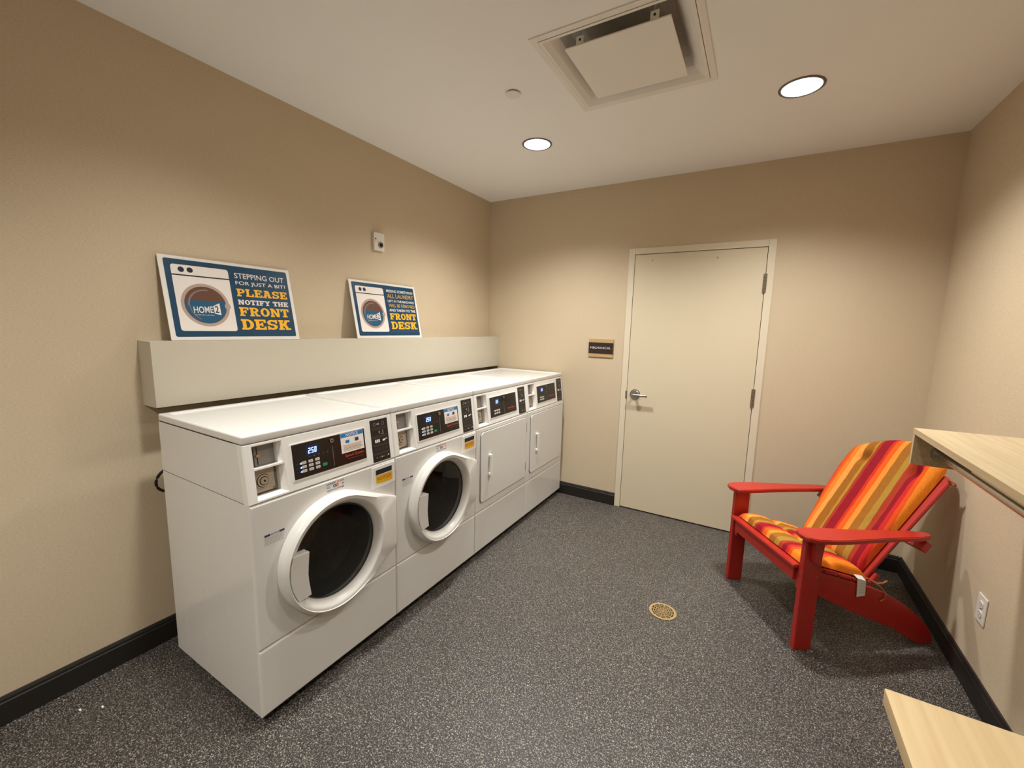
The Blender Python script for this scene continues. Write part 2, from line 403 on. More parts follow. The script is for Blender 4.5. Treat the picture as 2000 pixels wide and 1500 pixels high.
# seven segment digits, unit 0.6 x 1
SEG = {'0': 'abcdef', '1': 'bc', '2': 'abged', '5': 'afgcd'}
def digits(mb, fr, s, a0, b0, w, h, d, m, skew=.12):
    n = len(s); cw = w / n
    def q(x, y): return (a0 + x + skew * y * 1.0, b0 + y)
    for i, ch in enumerate(s):
        x0 = i * cw; x1 = x0 + cw * .72; t = h * .15
        for g in SEG[ch]:
            r = {'a': (x0, h - t, x1, h), 'd': (x0, 0, x1, t), 'g': (x0, h / 2 - t / 2, x1, h / 2 + t / 2),
                 'f': (x0, h / 2, x0 + t, h), 'e': (x0, 0, x0 + t, h / 2), 'b': (x1 - t, h / 2, x1, h), 'c': (x1 - t, 0, x1, h / 2)}[g]
            flat(mb, fr, [[q(r[0], r[1]), q(r[2], r[1]), q(r[2], r[3]), q(r[0], r[3])]], d, m)

# ---------------------------------------------------------------- room shell
T = 0.12
struct(MB().box(-T, W + T, YN - T, T, -0.1, 0, 'floor').build('floor'), 'dark grey speckled rubber floor')
struct(MB().box(-T, 0, YN - T, T, 0, H + .1, 'wall_l').build('wall_left'), 'long beige fabric-covered wall behind the machines')
struct(MB().box(W, W + T, YN - T, T, 0, H + .1, 'wall_l').build('wall_right'), 'beige fabric-covered wall behind the red chair')
struct(MB().box(0, W, YN - T, YN, 0, H + .1, 'wall_l').build('wall_near'), 'beige wall behind the viewer')
DX0, DX1, DZ = 1.3558, 2.3707, 2.1764      # outer frame
SX0, SX1, SZ = 1.4065, 2.3198, 2.125       # door leaf
wb = MB()
wb.box(0, DX0 + .02, 0, T, 0, H + .1, 'wall_l').box(DX1 - .02, W, 0, T, 0, H + .1, 'wall_l').box(DX0 + .02, DX1 - .02, 0, T, DZ - .02, H + .1, 'wall_l')
struct(wb.build('wall_back'), 'beige fabric-covered wall with the cream door')
struct(MB().box(-T, W + T, YN - T, T, H, H + .1, 'ceil').build('ceiling'), 'off-white painted ceiling with recessed lights')

# baseboards: a flat band with a stepped, rounded top lip
def baseboard(name, fn, length, lab):
    prof = [(0, 0), (.013, 0), (.013, .088), (.010, .092), (.010, .101), (.006, .110), (0, .112)]
    mb = MB(); mb.prism(prof, lambda a, b, d: fn(a, b, d), 0, length, 'base')
    struct(fix(mb.build(name)), lab)
baseboard('baseboard_left', lambda a, b, d: (a, -d, b), -YN, 'black-brown vinyl baseboard along the left wall')
baseboard('baseboard_right', lambda a, b, d: (W - a, -d, b), -YN, 'black-brown vinyl baseboard along the right wall')
o = MB()
prof = [(0, 0), (.013, 0), (.013, .088), (.010, .092), (.010, .101), (.006, .110), (0, .112)]
o.prism(prof, lambda a, b, d: (d, -a, b), 0.013, DX0, 'base'); o.prism(prof, lambda a, b, d: (d, -a, b), DX1, W - .013, 'base')
struct(fix(o.build('baseboard_back')), 'black-brown vinyl baseboard either side of the cream door')

# door
dr = bpy.data.objects.new('door_1', None); COL.objects.link(dr); dr.location = ((SX0 + SX1) / 2, 0, 0)
struct(dr, 'plain cream door with a satin metal lever, closed', 'door')
DR = rel(dr.location)
mb = MB(DR)
mb.box(DX0, SX0 - .003, -.008, .10, 0, DZ, 'frame', .0025).box(SX1 + .003, DX1, -.008, .10, 0, DZ, 'frame', .0025)
mb.box(SX0 - .003, SX1 + .003, -.008, .10, SZ + .003, DZ, 'frame', .0025)
mb.box(SX0 - .006, SX1 + .006, .045, .10, 0.0, SZ + .006, 'gap')
mb.build('door_frame', dr)
leaf = MB(DR).box(SX0, SX1, -.004, .04, .010, SZ - .001, 'door', .0015).build('door_leaf', dr)
mb = MB(DR)
hx, hz = 1.474, 1.000
mb.cyl((hx, -.004, hz), (hx, -.012, hz), .043, .041, 'chrome', 40).cyl((hx, -.012, hz), (hx, -.018, hz), .036, .030, 'chrome', 40)
mb.cyl((hx, -.015, hz), (hx, -.062, hz), .013, .012, 'chrome')
mb.box(hx - .016, hx + .112, -.074, -.058, hz - .010, hz + .010, 'chrome', .006, 3)
mb.cyl((hx, -.074, hz), (hx, -.078, hz), .009, .008, 'nickel')
mb.build('lever_handle', dr)
MB(DR).box(SX0 - .012, SX0 + .002, -.0095, -.002, .955, 1.025, 'nickel', .001).build('strike_plate', dr)
for z0, z1 in ((1.812, 1.942), (.99, 1.124), (.17, .30)):
    mb = MB(DR); xh = SX1 + .001
    mb.cyl((xh, -.012, z0), (xh, -.012, z1), .0075, .0075, 'nickel', 16)
    for k in range(1, 5): mb.cyl((xh, -.012, z0 + (z1 - z0) * k / 5 - .0008), (xh, -.012, z0 + (z1 - z0) * k / 5 + .0008), .0082, .0082, 'gap', 16)
    mb.box(xh - .012, xh + .012, -.0095, -.001, z0, z1, 'nickel')
    mb.build('hinge', dr)
for sx, sz in ((1.541, 2.075), (2.005, 2.07)):
    MB(DR).cyl((sx, -.0035, sz), (sx, -.006, sz), .006, .005, 'nickel', 12).build('screw', dr)

# ---------------------------------------------------------------- ceiling fittings
def downlight(x, y, lab, power=1.0):
    t = thing('recessed_downlight', lab, 'ceiling light', (x, y, H), 0, 'round ceiling lights')
    r = 0.097
    n = 56; prof = [(.083, .0), (.083, -.004), (.088, -.0065), (.095, -.004), (.0965, 0)]
    vs = []; 
    for rr, zz in prof:
        for i in range(n): vs.append((rr * math.cos(2 * PI * i / n), rr * math.sin(2 * PI * i / n), zz))
    fs = [[j * n + i, j * n + (i + 1) % n, (j + 1) * n + (i + 1) % n, (j + 1) * n + i] for j in range(len(prof) - 1) for i in range(n)]
    fix(MB().add(vs, fs, 'trim', True).build('trim_ring', t))
    ld = bpy.data.lights.new('downlight_beam', 'SPOT'); ld.shadow_soft_size = .075; ld.energy = BEAM * power; ld.color = LAMP_COL
    ld.spot_size = math.radians(SPREAD); ld.spot_blend = 1.0
    lo = bpy.data.objects.new('downlight_beam', ld); COL.objects.link(lo); lo.parent = t; lo.location = (0, 0, -.012)
    MB().add([(.0835 * math.cos(2 * PI * i / n), .0835 * math.sin(2 * PI * i / n), -.0025) for i in range(n)], [list(range(n))[::-1]], 'lamp').build('diffuser', t)
downlight(.975, -.943, 'small round recessed ceiling light over the row of machines', 1.3)
downlight(2.388, -.943, 'round recessed ceiling light nearest the right wall, above the red chair', 1.3)
downlight(.975, -4.3, 'extra unseen ceiling light added for brightness, far left behind the viewer', 1.35)  # unseen lamp added to lift the ceiling and the washer side
downlight(2.388, -4.3, 'extra unseen ceiling light added for brightness, behind the viewer', .8)  # unseen lamp added to raise the overall brightness
downlight(.975, -2.6, 'round recessed ceiling light out of view, over the first washer', .66)
downlight(2.388, -2.6, 'round recessed ceiling light out of view, over the folding counter', .32)

vt = thing('ceiling_vent', 'square white ceiling air vent with a dropped centre panel', 'vent', (1.72, -1.522, H))
VR = rel((1.72, -1.522, H))
def qring(mb, a, za, b, zb, m):
    """square ring between half sizes a and b"""
    vs = [(s[0] * a, s[1] * a, za) for s in ((-1, -1), (1, -1), (1, 1), (-1, 1))] + [(s[0] * b, s[1] * b, zb) for s in ((-1, -1), (1, -1), (1, 1), (-1, 1))]
    mb.add(vs, [[i, (i + 1) % 4, 4 + (i + 1) % 4, 4 + i] for i in range(4)], m)
mb = MB(); qring(mb, .326, 0, .326, -.004, 'ventw'); qring(mb, .326, -.004, .2985, -.004, 'ventw'); qring(mb, .2985, -.004, .2975, .004, 'gap')
fix(mb.build('mounting_frame', vt))
mb = MB(); qring(mb, .2970, .004, .2965, -.006, 'ventw'); qring(mb, .2965, -.006, .284, -.006, 'ventw'); qring(mb, .284, -.006, .262, .010, 'ventw'); qring(mb, .262, .010, .235, .035, 'ventw'); qring(mb, .235, .035, .215, .075, 'ventw')
fix(mb.build('coved_pan', vt))
mb = MB(); qring(mb, .215, .075, .17, .085, 'throatgrey'); mb.box(-.17, .17, -.17, .17, .084, .088, 'throatgrey'); mb.build('throat', vt)
MB().box(-.213, .213, -.213, .213, -.013, -.007, 'ventw', .002).build('centre_panel', vt)
for sx, sy in ((-.15, -.20), (.15, -.20), (-.15, .19), (.15, .19)):
    mb = MB(); mb.box(sx - .016, sx + .016, sy - .003, sy + .003, -.007, .030, 'ventw'); mb.box(sx - .004, sx + .004, sy - .002, sy + .002, .03, .08, 'throatgrey'); mb.cyl((sx, sy - .003, .015), (sx, sy - .004, .015), .005, .005, 'gap', 10)
    mb.build('hanger_bracket', vt)
# ceiling above the vent is hollow: cut a square well into the slab
def cut_ceiling():
    c = bpy.data.objects['ceiling']; me = c.data
    bm = bmesh.new()
    xs = [-T, 1.72 - .30, 1.72 + .30, W + T]; ys = [YN - T, -1.522 - .30, -1.522 + .30, T]
    for z in (H, H + .1):
        vv = [[bm.verts.new((x, y, z)) for y in ys] for x in xs]
        for i in range(3):
            for j in range(3):
                if z == H and i == 1 and j == 1: continue
                bm.faces.new((vv[i][j], vv[i + 1][j], vv[i + 1][j + 1], vv[i][j + 1]))
        if z == H:
            ic = [vv[1][1], vv[2][1], vv[2][2], vv[1][2]]
            top = [bm.verts.new((v.co.x, v.co.y, H + .095)) for v in ic]
            for k in range(4): bm.faces.new((ic[k], ic[(k + 1) % 4], top[(k + 1) % 4], top[k]))
            bm.faces.new(top)
            lo = [vv[0][0], vv[3][0], vv[3][3], vv[0][3]]
        else: hi = [vv[0][0], vv[3][0], vv[3][3], vv[0][3]]
    for k in range(4): bm.faces.new((lo[k], lo[(k + 1) % 4], hi[(k + 1) % 4], hi[k]))
    bm.to_mesh(me); bm.free(); me.polygons.foreach_set('material_index', [0] * len(me.polygons)); me.update()
cut_ceiling()

t = thing('sprinkler_cover', 'small flat white disc covering a ceiling sprinkler', 'sprinkler cover', (1.138, -1.53, H))
MB().cyl((0, 0, -.005), (0, 0, -.009), .0365, .0365, 'ventw', 40).build('cover_disc', t)
MB().cyl((0, 0, 0), (0, 0, -.005), .031, .031, 'gap', 32).build('collar', t)

# ---------------------------------------------------------------- ledge box on the left wall
LD, LZT, LZB, LY = .127, 1.4287, 1.1446, -2.744
t = thing('wall_ledge', 'long grey-beige boxed ledge on the wall above the machines', 'ledge', (LD / 2, -1.37, LZB))
mb = MB(rel(t.location)).box(0, LD, LY, 0, LZB, LZT, 'ledge', .0012, 1)
mb.build('ledge_box', t)
MB(rel(t.location)).box(.002, LD - .004, LY + .004, -.002, LZB - .003, LZB, 'gap').build('underside_shade', t)  # dark sheet paints the shade beneath the ledge

# ---------------------------------------------------------------- printed signs leaning on the wall
def sign_base(y0, lab):
    t = thing('cardboard_sign', lab, 'sign', (.06, y0 + .3, LZT), 0, 'laundry signs on the ledge')
    bx, tx, hh = .092, .012, .386
    dz = math.sqrt(hh * hh - (bx - tx) ** 2)
    o = Vector((bx - .06, -.30, .0015)); up = Vector((tx - bx, 0, dz)); n = Vector((dz, 0, bx - tx))
    fr = Fr(o, (0, 1, 0), up, n)
    MB().prism(rrect(0, 0, .60, hh, .004), fr, -.004, 0, 'signwhite').build('board', t)
    mb = MB(); flat(mb, fr, [rrect(.019, .016, .583, .372, .009)], .0004, 'signblue'); pr = mb.build('blue_print', t)
    mb = MB(); flat(mb, fr, [rrect(.043, .043, .281, .348, .012)], .0007, 'signbox'); flat(mb, fr, [rect(.043, .297, .281, .303)], .0009, 'signnavy')
    flat(mb, fr, [circ(.082, .326, .0125), circ(.117, .3265, .0125)], .0009, 'signnavy'); pic = mb.build('washer_picture', t)
    mb = MB(); c = (.160, .166)
    flat(mb, fr, [circ(*c, .101, 56)], .0010, 'signring'); flat(mb, fr, [circ(*c, .0875, 56)], .0012, 'signring2'); flat(mb, fr, [circ(*c, .0855, 56)], .00135, 'signbrown')
    flat(mb, fr, ringp(c[0] + .004, c[1] - .004, .071, .078, PI * .45, PI * 1.0, 20), .0016, 'signgloss')
    # wavy water filling the lower part of the glass
    wl = c[1] + .020; pts = []
    a0 = math.asin((wl - c[1]) / .0855)
    n = 40
    for i in range(n + 1):
        an = PI - a0 + (PI + 2 * a0) * i / n; pts.append((c[0] + .0855 * math.cos(an), c[1] + .0855 * math.sin(an)))
    xr, xl = pts[-1][0], pts[0][0]
    for i in range(1, 24): x = xr + (xl - xr) * i / 24; pts.append((x, wl + .0022 * math.sin(i * 1.3) + .0012 * math.sin(i * 2.9)))
    flat(mb, fr, [pts], .0015, 'signwater')
    flat(mb, fr, ringp(c[0] + .004, c[1] - .004, .070, .073, PI * 1.0, PI * 1.35, 14), .0017, 'signgloss')
    flat(mb, fr, [circ(c[0] + .093, c[1] - .002, .0135, 20, .015)], .0018, 'signring')
    mb.build('porthole_picture', t)
    mb = MB(); text(mb, fr, 'HOME', .105, .126, .186, .157, .0021, 'signbox', .012, slope=.004); mb.build('logo_lettering', t)
    mb = MB(); flat(mb, fr, [[(.190, .127), (.218, .120), (.217, .178), (.188, .163)]], .0021, 'signbox')
    text(mb, fr, '2', .194, .131, .211, .164, .0024, 'signnavy', .01); mb.build('logo_badge', t)
    mb = MB(); text(mb, fr, 'SUITES BY HILTON', .108, .116, .186, .1205, .0021, 'signbox'); mb.build('small_lettering', t)
    return t, fr
t, fr = sign_base(-2.655, 'wide blue and white sign reading stepping out for just a bit, left on the ledge')
mb_ = MB(); text(mb_, fr, 'STEPPING OUT', .308, .311, .562, .338, .0009, 'signbox', .008); mb_.build('lettering_line', t)
mb_ = MB(); text(mb_, fr, 'FOR JUST A BIT?', .308, .273, .566, .297, .0009, 'signbox', .008); mb_.build('lettering_line', t)
mb_ = MB(); slabtext(mb_, fr, 'NOTIFY THE', .305, .178, .564, .203, .0009, 'signbox'); mb_.build('lettering_line', t)
mb_ = MB(); slabtext(mb_, fr, 'PLEASE', .306, .220, .566, .259, .0009, 'signyel'); mb_.build('lettering_line', t)
mb_ = MB(); slabtext(mb_, fr, 'FRONT', .304, .120, .561, .165, .0009, 'signyel'); mb_.build('lettering_line', t)
mb_ = MB(); slabtext(mb_, fr, 'DESK', .303, .051, .560, .104, .0009, 'signyel'); mb_.build('lettering_line', t)
t, fr = sign_base(-1.656, 'blue and white sign reading missing something, standing on the ledge nearer the corner')
mb_ = MB(); text(mb_, fr, 'MISSING SOMETHING?', .310, .325, .571, .344, .0009, 'signbox', .012); mb_.build('lettering_line', t)
mb_ = MB(); text(mb_, fr, 'LEFT IN THE MACHINES', .310, .254, .571, .271, .0009, 'signbox', .012); mb_.build('lettering_line', t)
mb_ = MB(); text(mb_, fr, 'AND TAKEN TO THE', .311, .188, .570, .207, .0009, 'signbox', .02); mb_.build('lettering_line', t)
mb_ = MB(); text(mb_, fr, 'Please visit our Front Desk Team for any questions', .308, .044, .562, .050, .0009, 'signgloss'); mb_.build('lettering_line', t)
mb_ = MB(); text(mb_, fr, 'ALL LAUNDRY', .312, .285, .570, .315, .0009, 'signyel2', .012); mb_.build('lettering_line', t)
mb_ = MB(); text(mb_, fr, 'WILL BE REMOVED', .312, .219, .570, .243, .0009, 'signyel2', .012); mb_.build('lettering_line', t)
mb_ = MB(); slabtext(mb_, fr, 'FRONT', .308, .130, .568, .175, .0009, 'signyel'); mb_.build('lettering_line', t)
mb_ = MB(); slabtext(mb_, fr, 'DESK', .308, .061, .565, .115, .0009, 'signyel'); mb_.build('lettering_line', t)

# ---------------------------------------------------------------- laundry machines
XK, XL, XB, XC = .168, .8105, .843, .838
ZLT, ZLB, ZC, ZS, ZB = 1.1294, 1.0974, .8825, .318, .046
def ML(x, u, z): return (x - .5, u - P / 2, z)
g = .0015
def slabpanel(mb, u0, u1, z0, z1, m, hole=None, n=96):
    """front panel with rounded rim; optional round hole (cu, cz, r)"""
    cu, cz = ((hole[0], hole[1]) if hole else ((u0 + u1) / 2, (z0 + z1) / 2))
    an = [2 * PI * i / n for i in range(n)] + [math.atan2(z - cz, u - cu) % (2 * PI) for u in (u0, u1) for z in (z0, z1)]
    an = sorted(set(round(a, 6) for a in an)); k = len(an)
    outer = []
    for a in an:
        ca, sa = math.cos(a), math.sin(a)
        t1 = ((u1 - cu) / ca if ca > 1e-9 else (u0 - cu) / ca if ca < -1e-9 else 1e9)
        t2 = ((z1 - cz) / sa if sa > 1e-9 else (z0 - cz) / sa if sa < -1e-9 else 1e9)
        tt = min(t1, t2); outer.append((cu + ca * tt, cz + sa * tt))
    loops = []
    for ins, x in ((0, XB - .014), (0.0, XB - .008), (.0015, XB - .0035), (.005, XB - .0008), (.009, XB)):
        loops.append([(x, min(max(a, u0 + ins), u1 - ins), min(max(b, z0 + ins), z1 - ins)) for a, b in outer])
    if hole: loops.append([(XB, cu + hole[2] * math.cos(a), cz + hole[2] * math.sin(a)) for a in an]); loops.append([(XB - .02, cu + hole[2] * math.cos(a), cz + hole[2] * math.sin(a)) for a in an])
    vs = [p for l in loops for p in l]
    fs = [[j * k + i, j * k + (i + 1) % k, (j + 1) * k + (i + 1) % k, (j + 1) * k + i] for j in range(len(loops) - 1) for i in range(k)]
    if not hole: fs.append([(len(loops) - 1) * k + i for i in range(k)])
    mb.add(vs, fs, m, True)

CS = (XC - XL) / (ZLB - ZC)
def cxz(z): return XC - (z - ZC) * CS
CON = Fr(ML(XC, 0, ZC), (0, 1, 0), (-CS, 0, 1), (1, 0, CS))   # console plane, a = u, b ~ z - ZC
KZ = math.sqrt(1 + CS * CS)
def cb(z): return (z - ZC) * KZ
FRT = Fr(ML(XB, 0, 0), (0, 1, 0), (0, 0, 1), (1, 0, 0))       # body front plane, a = u, b = z

def make_machine(washer, label, y):
    t = thing('washing_machine' if washer else 'clothes_dryer', label, 'washer' if washer else 'dryer', (.5, y + P / 2, 0), 0, 'white coin laundry machines')
    # cabinet shell
    mb = MB(ML)
    if washer:
        mb.box(XK, XB - .0135, .0015, .016, ZB, ZC - .0015, 'white', .0012).box(XK, XB - .0135, P - .016, P - .0015, ZB, ZC - .0015, 'white', .0012)
        mb.box(XK, XK + .01, .01, P - .01, ZB, ZC, 'white').box(XK, XB - .03, .01, P - .01, ZB, ZB + .01, 'white')
        mb.box(XK, XB - .03, .01, P - .01, ZC - .015, ZC - .004, 'gap')
    else:
        mb.box(XK, XB - .0135, .0015, P - .0015, ZB, ZC - .0015, 'white', .0012)
    # pressed lines on the side sheet
    for xx in (.27, .45, .62): mb.box(xx, xx + .003, .0007, .0017, .10, .44, 'white')
    mb.build('cabinet', t)
    mb = MB(ML); mb.box(XK, .760, .0020, P - .0020, ZC + .0015, ZLB - .0012, 'white'); mb.box(XK, XL, .0015, .008, ZC + .0015, ZLB - .0012, 'white', .0008).box(XK, XL, P - .008, P - .0015, ZC + .0015, ZLB - .0012, 'white', .0008); mb.build('upper_cabinet', t)
    MB(ML).box(XK + .006, XL - .006, .005, P - .005, ZLB - .006, ZLB + .002, 'gap').build('seam', t)
    MB(ML).box(XK + .004, XC - .012, .003, P - .003, ZC - .006, ZC + .008, 'gap').build('seam', t)
    # lid
    def mod(bm):
        f = max(bm.faces, key=lambda q: (q.calc_center_median().z * 10 + q.calc_area()))
        bmesh.ops.inset_region(bm, faces=[f], thickness=.030, depth=0)
        bmesh.ops.inset_region(bm, faces=[f], thickness=.008, depth=-.006)
    MB(ML).box(XK, XL + .004, .0008, P - .0008, ZLB, ZLT, 'white', .0075, 3, mod).build('lid', t)
    # console: hole frame around the coin recess
    u0, u1, b0, b1 = .0008, P - .0008, cb(ZC + .001), cb(ZLB - .0012)
    ha0, ha1, hb0, hb1 = .032, .140, cb(.892), cb(1.087)
    rim = .007
    mb = MB()
    A = [(u0 + rim, b0 + .003), (u1 - rim, b0 + .003), (u1 - rim, b1 - .002), (u0 + rim, b1 - .002)]
    Hh = [(ha0, hb0), (ha1 + .008, hb0), (ha1, hb1), (ha0, hb1)]
    vs = [CON(a, b, .004) for a, b in A] + [CON(a, b, .004) for a, b in Hh] + [CON(a, b, .0005) for a, b in [(u0, b0), (u1, b0), (u1, b1), (u0, b1)]] + [CON(a, b, -.03) for a, b in [(u0, b0), (u1, b0), (u1, b1), (u0, b1)]]
    ring = lambda p, q: [[p + i, p + (i + 1) % 4, q + (i + 1) % 4, q + i] for i in range(4)]
    mb.add(vs, ring(0, 4) + ring(8, 0) + ring(12, 8), 'white2')
    # recess walls: bevelled mouth and a straight well
    inner = [(ha0 + .003, hb0 + .012), (ha1 - .012, hb0 + .012), (ha1 - .012, hb1 - .004), (ha0 + .003, hb1 - .004)]
    vs = [CON(a, b, .004) for a, b in Hh] + [CON(a, b, -.012) for a, b in inner] + [CON(a, b, -.034) for a, b in inner]
    mb.add(vs, ring(0, 4) + ring(4, 8), 'white2')
    con = fix(mb.build('console', t))
    # coin mechanism
    cr = MB()
    bm0, bm1 = cb(1.000), cb(1.0065)
    vs = inner
    cr.add([CON(a, b, -.0335) for a, b in vs], [[0, 1, 2, 3]], 'coingrey')
    cr.prism(rect(ha0 + .001, bm0, ha1 - .002, bm1), CON, -.0335, .0035, 'white2')
    cmech = cr.build('coin_recess', t)
    mb = MB(); mb.prism(rrect(ha0 + .006, bm1 + .002, ha1 - .0125, hb1 - .005, .002, 2), CON, -.0335, -.030, 'coingrey')
    mb.prism(rect(ha0 + .0315, bm1 + .006, ha0 + .0345, hb1 - .010), CON, -.0301, -.0292, 'gap'); mb.prism(rect(ha0 + .0190, bm1 + .003, ha0 + .0215, hb1 - .006), CON, -.0334, -.028, 'coindark')  # dark band at left paints the shaded side of the recess
    mb.prism(rrect(ha0 + .026, bm1 + .034, ha0 + .040, bm1 + .043, .003, 2), CON, -.030, -.022, 'brass'); mb.build('coin_slot', cmech)
    mb = MB(); mb.prism(rect(ha0 + .005, hb0 + .014, ha1 - .020, bm0 - .001), CON, -.0336, -.0325, 'coindark'); mb.prism(rrect(ha0 + .006, hb0 + .020, ha1 - .024, bm0 - .004, .002, 2), CON, -.0325, -.027, 'coinmetal')  # dark backing paints a shadow line round the lock plate
    lc = (ha0 + .040, (hb0 + bm0) / 2 + .007)
    for r, d0, d1, m_ in ((.028, -.027, -.021, 'coinlight'), (.025, -.021, -.0205, 'coindark'), (.022, -.0205, -.016, 'coinlight'), (.017, -.016, -.0155, 'coindark'), (.0135, -.0155, -.012, 'coinmetal'), (.004, -.012, -.0115, 'gap')):
        mb.prism(circ(*lc, r, 28), CON, d0, d1, m_, True)
    mb.prism(circ(ha1 - .030, hb0 + .026, .004, 12), CON, -.027, -.024, 'chrome'); mb.build('coin_lock', cmech)
    # display panel
    mb = MB(); fr0 = (.166, cb(.9195), .5185, cb(1.0625))
    mb.prism(rrect(*fr0, .004, 3), CON, .004, .0062, 'white2'); bez = mb.build('display_bezel', t)
    mb = MB(); p = (.173, cb(.9245), .5155, cb(1.0585)); mb.prism(rrect(*p, .002, 2), CON, .006, .0068, 'panel')
    flat(mb, CON, [rect(.3475, cb(.934), .3487, cb(1.018))], .0070, 'grey'); pn = mb.build('display_panel', t)
    mb = MB(); flat(mb, CON, [rect(.228, cb(1.003), .286, cb(1.045))], .0070, 'ledbg')
    digits(mb, CON, '250' if washer else '125', .238, cb(1.012), .040, .022, .0073, 'led'); mb.build('digital_readout', pn)
    mb = MB(); mb.prism(circ(.345, cb(1.041), .009, 24), CON, .0068, .012, 'chrome', True); mb.prism(circ(.345, cb(1.041), .004, 16), CON, .012, .0125, 'gap'); mb.build('key_lock', pn)
    mb = MB()
    for k in range(5): flat(mb, CON, [rect(.240 + k * .020, cb(.998), .246 + k * .020, cb(1.001))], .0071, 'darkgrey')
    rows, cols = (3, 3) if washer else (2, 3)
    for r_ in range(rows):
        if washer: flat(mb, CON, [rect(.182, cb(.9805 - .016 * r_), .198, cb(.9820 - .016 * r_))], .0071, 'bluetxt'); flat(mb, CON, [[(.198, cb(.981 - .016 * r_)), (.2055, cb(.977 - .016 * r_)), (.2055, cb(.985 - .016 * r_))]], .0071, 'led')
    pp = mb.build('panel_print', pn); pp['kind'] = 'stuff'
    for c_ in range(cols):
        for r_ in range(rows):
            cu_, cz_ = .216 + .029 * c_, .982 - .016 * r_
            if not washer: cu_, cz_ = .228 + .026 * c_, .965 - .018 * r_
            mb = MB(); mb.prism(rrect(cu_ - .0095, cb(cz_ - .0052), cu_ + .0095, cb(cz_ + .0052), .002, 2), CON, .0068, .0085, 'btn')
            flat(mb, CON, [rect(cu_ - .005, cb(cz_ - .001), cu_ + .005, cb(cz_ + .001))], .0087, 'grey'); mb.build('button', pn)
    if washer:
        mb = MB(); mb.prism(rrect(.295, cb(.9465), .316, cb(.9585), .004, 3), CON, .0068, .0085, 'green'); s_ = mb.build('start_button', pn); s_['label'] = 'green oval start button'
    mb = MB(); x_ = .405 if washer else .395
    text(mb, CON, 'Speed Queen', x_, cb(.951), x_ + .097, cb(.9655), .0072, 'redtxt', .012); text(mb, CON, 'COMMERCIAL LAUNDRY', x_ + .012, cb(.9425), x_ + .097, cb(.9465), .0072, 'darkgrey'); mb.build('brand_lettering', pn)
    if washer:
        ns = MB(); ns.prism(rect(.390, cb(.973), .508, cb(1.057)), CON, .0068, .0072, 'paper')
        flat(ns, CON, [rect(.391, cb(1.039), .507, cb(1.056))], .0074, 'blue'); text(ns, CON, 'NOTICE', .418, cb(1.0415), .480, cb(1.0535), .0077, 'paper', .012)
        flat(ns, CON, [rrect(.413, cb(1.013), .433, cb(1.026), .003, 2)], .0075, 'blue'); flat(ns, CON, [rrect(.462, cb(1.014), .481, cb(1.029), .002, 2)], .0075, 'bluetxt')
        for k in range(6):
            flat(ns, CON, [rect(.398 + .002 * (k % 3), cb(1.004 - k * .0048), .500 - .005 * ((k * 7) % 3), cb(1.0058 - k * .0048))], .0075, ('orange', 'orange', 'grey', 'darkgrey', 'orange', 'grey')[k])
        ns.build('notice_sticker', t)
    # instruction strip
    mb = MB(); mb.prism(rrect(.5525, cb(.889), .6565, cb(1.084), .003, 2), CON, .004, .0045, 'black'); st = mb.build('instruction_strip', t)
    mb = MB()
    for k in range(4):
        zz = 1.084 - .195 * (k + 1) / 5
        flat(mb, CON, [rect(.558, cb(zz), .651, cb(zz + .0012)), rect(.562, cb(zz - .006), .645, cb(zz - .0042))], .0048, 'darkgrey')
    flat(mb, CON, ringp(.578, cb(1.062), .006, .0075, 0, 2 * PI, 16) + ringp(.628, cb(1.062), .007, .0085, 0, 2 * PI, 16), .0048, 'grey')
    flat(mb, CON, [rect(.592, cb(1.058), .606, cb(1.066)), rect(.600, cb(1.018), .606, cb(1.030)), rect(.622, cb(1.014), .626, cb(1.032)), rect(.612, cb(1.012), .628, cb(1.0145))], .0048, 'grey')
    for q in range(3): mb_ = [rrect(.573 + q * .010, cb(.977), .581 + q * .010, cb(.992), .002, 2)]; flat(mb, CON, mb_, .0049, 'paper')
    flat(mb, CON, [rrect(.618, cb(.979), .634, cb(.988), .002, 2), rect(.636, cb(.985), .646, cb(.989))], .0049, 'paper')
    for q in range(4): flat(mb, CON, ringp(.574 + q * .021, cb(.946), .005, .0062, 0, 2 * PI, 12), .0048, 'darkgrey'); flat(mb, CON, [rect(.570 + q * .021, cb(.905), .580 + q * .021, cb(.911))], .0048, 'darkgrey')
    flat(mb, CON, [circ(.606, cb(.908), .003, 10), circ(.645, cb(.909), .003, 10)], .0050, 'paper')
    mb.build('strip_print', st)
    # lower service panel
    mb = MB(ML); slabpanel(mb, .0015, P - .0015, ZB, ZS - .0012, 'white'); sp_ = fix(mb.build('service_panel', t))
    MB(ML).box(XK + .03, XB - .05, .03, P - .03, .004, ZB, 'gap').build('plinth', t)
    for xx in (XK + .05, XB - .05):
        for uu in (.05, P - .05): MB(ML).cyl((xx, uu, 0), (xx, uu, ZB), .02, .014, 'black', 14).build('foot', t)
    if washer:
        cu, cz = .332, .576
        mb = MB(ML); slabpanel(mb, .0015, P - .0015, ZS + .0012, ZC - .002, 'white', (cu, cz, .205)); fix(mb.build('front_panel', t))
        # drum and gasket inside
        n = 64; mb = MB(ML)
        def lathe(prof, m_, sm=True):
            vs = [(x, cu + r * math.cos(2 * PI * i / n), cz + r * math.sin(2 * PI * i / n)) for r, x in prof for i in range(n)]
            mb.add(vs, [[j * n + i, j * n + (i + 1) % n, (j + 1) * n + (i + 1) % n, (j + 1) * n + i] for j in range(len(prof) - 1) for i in range(n)], m_, sm)
        lathe([(.205, XB - .02), (.185, XB - .05), (.175, XB - .09), (.185, XB - .10)], 'gasket')
        mb.build('door_gasket', t)
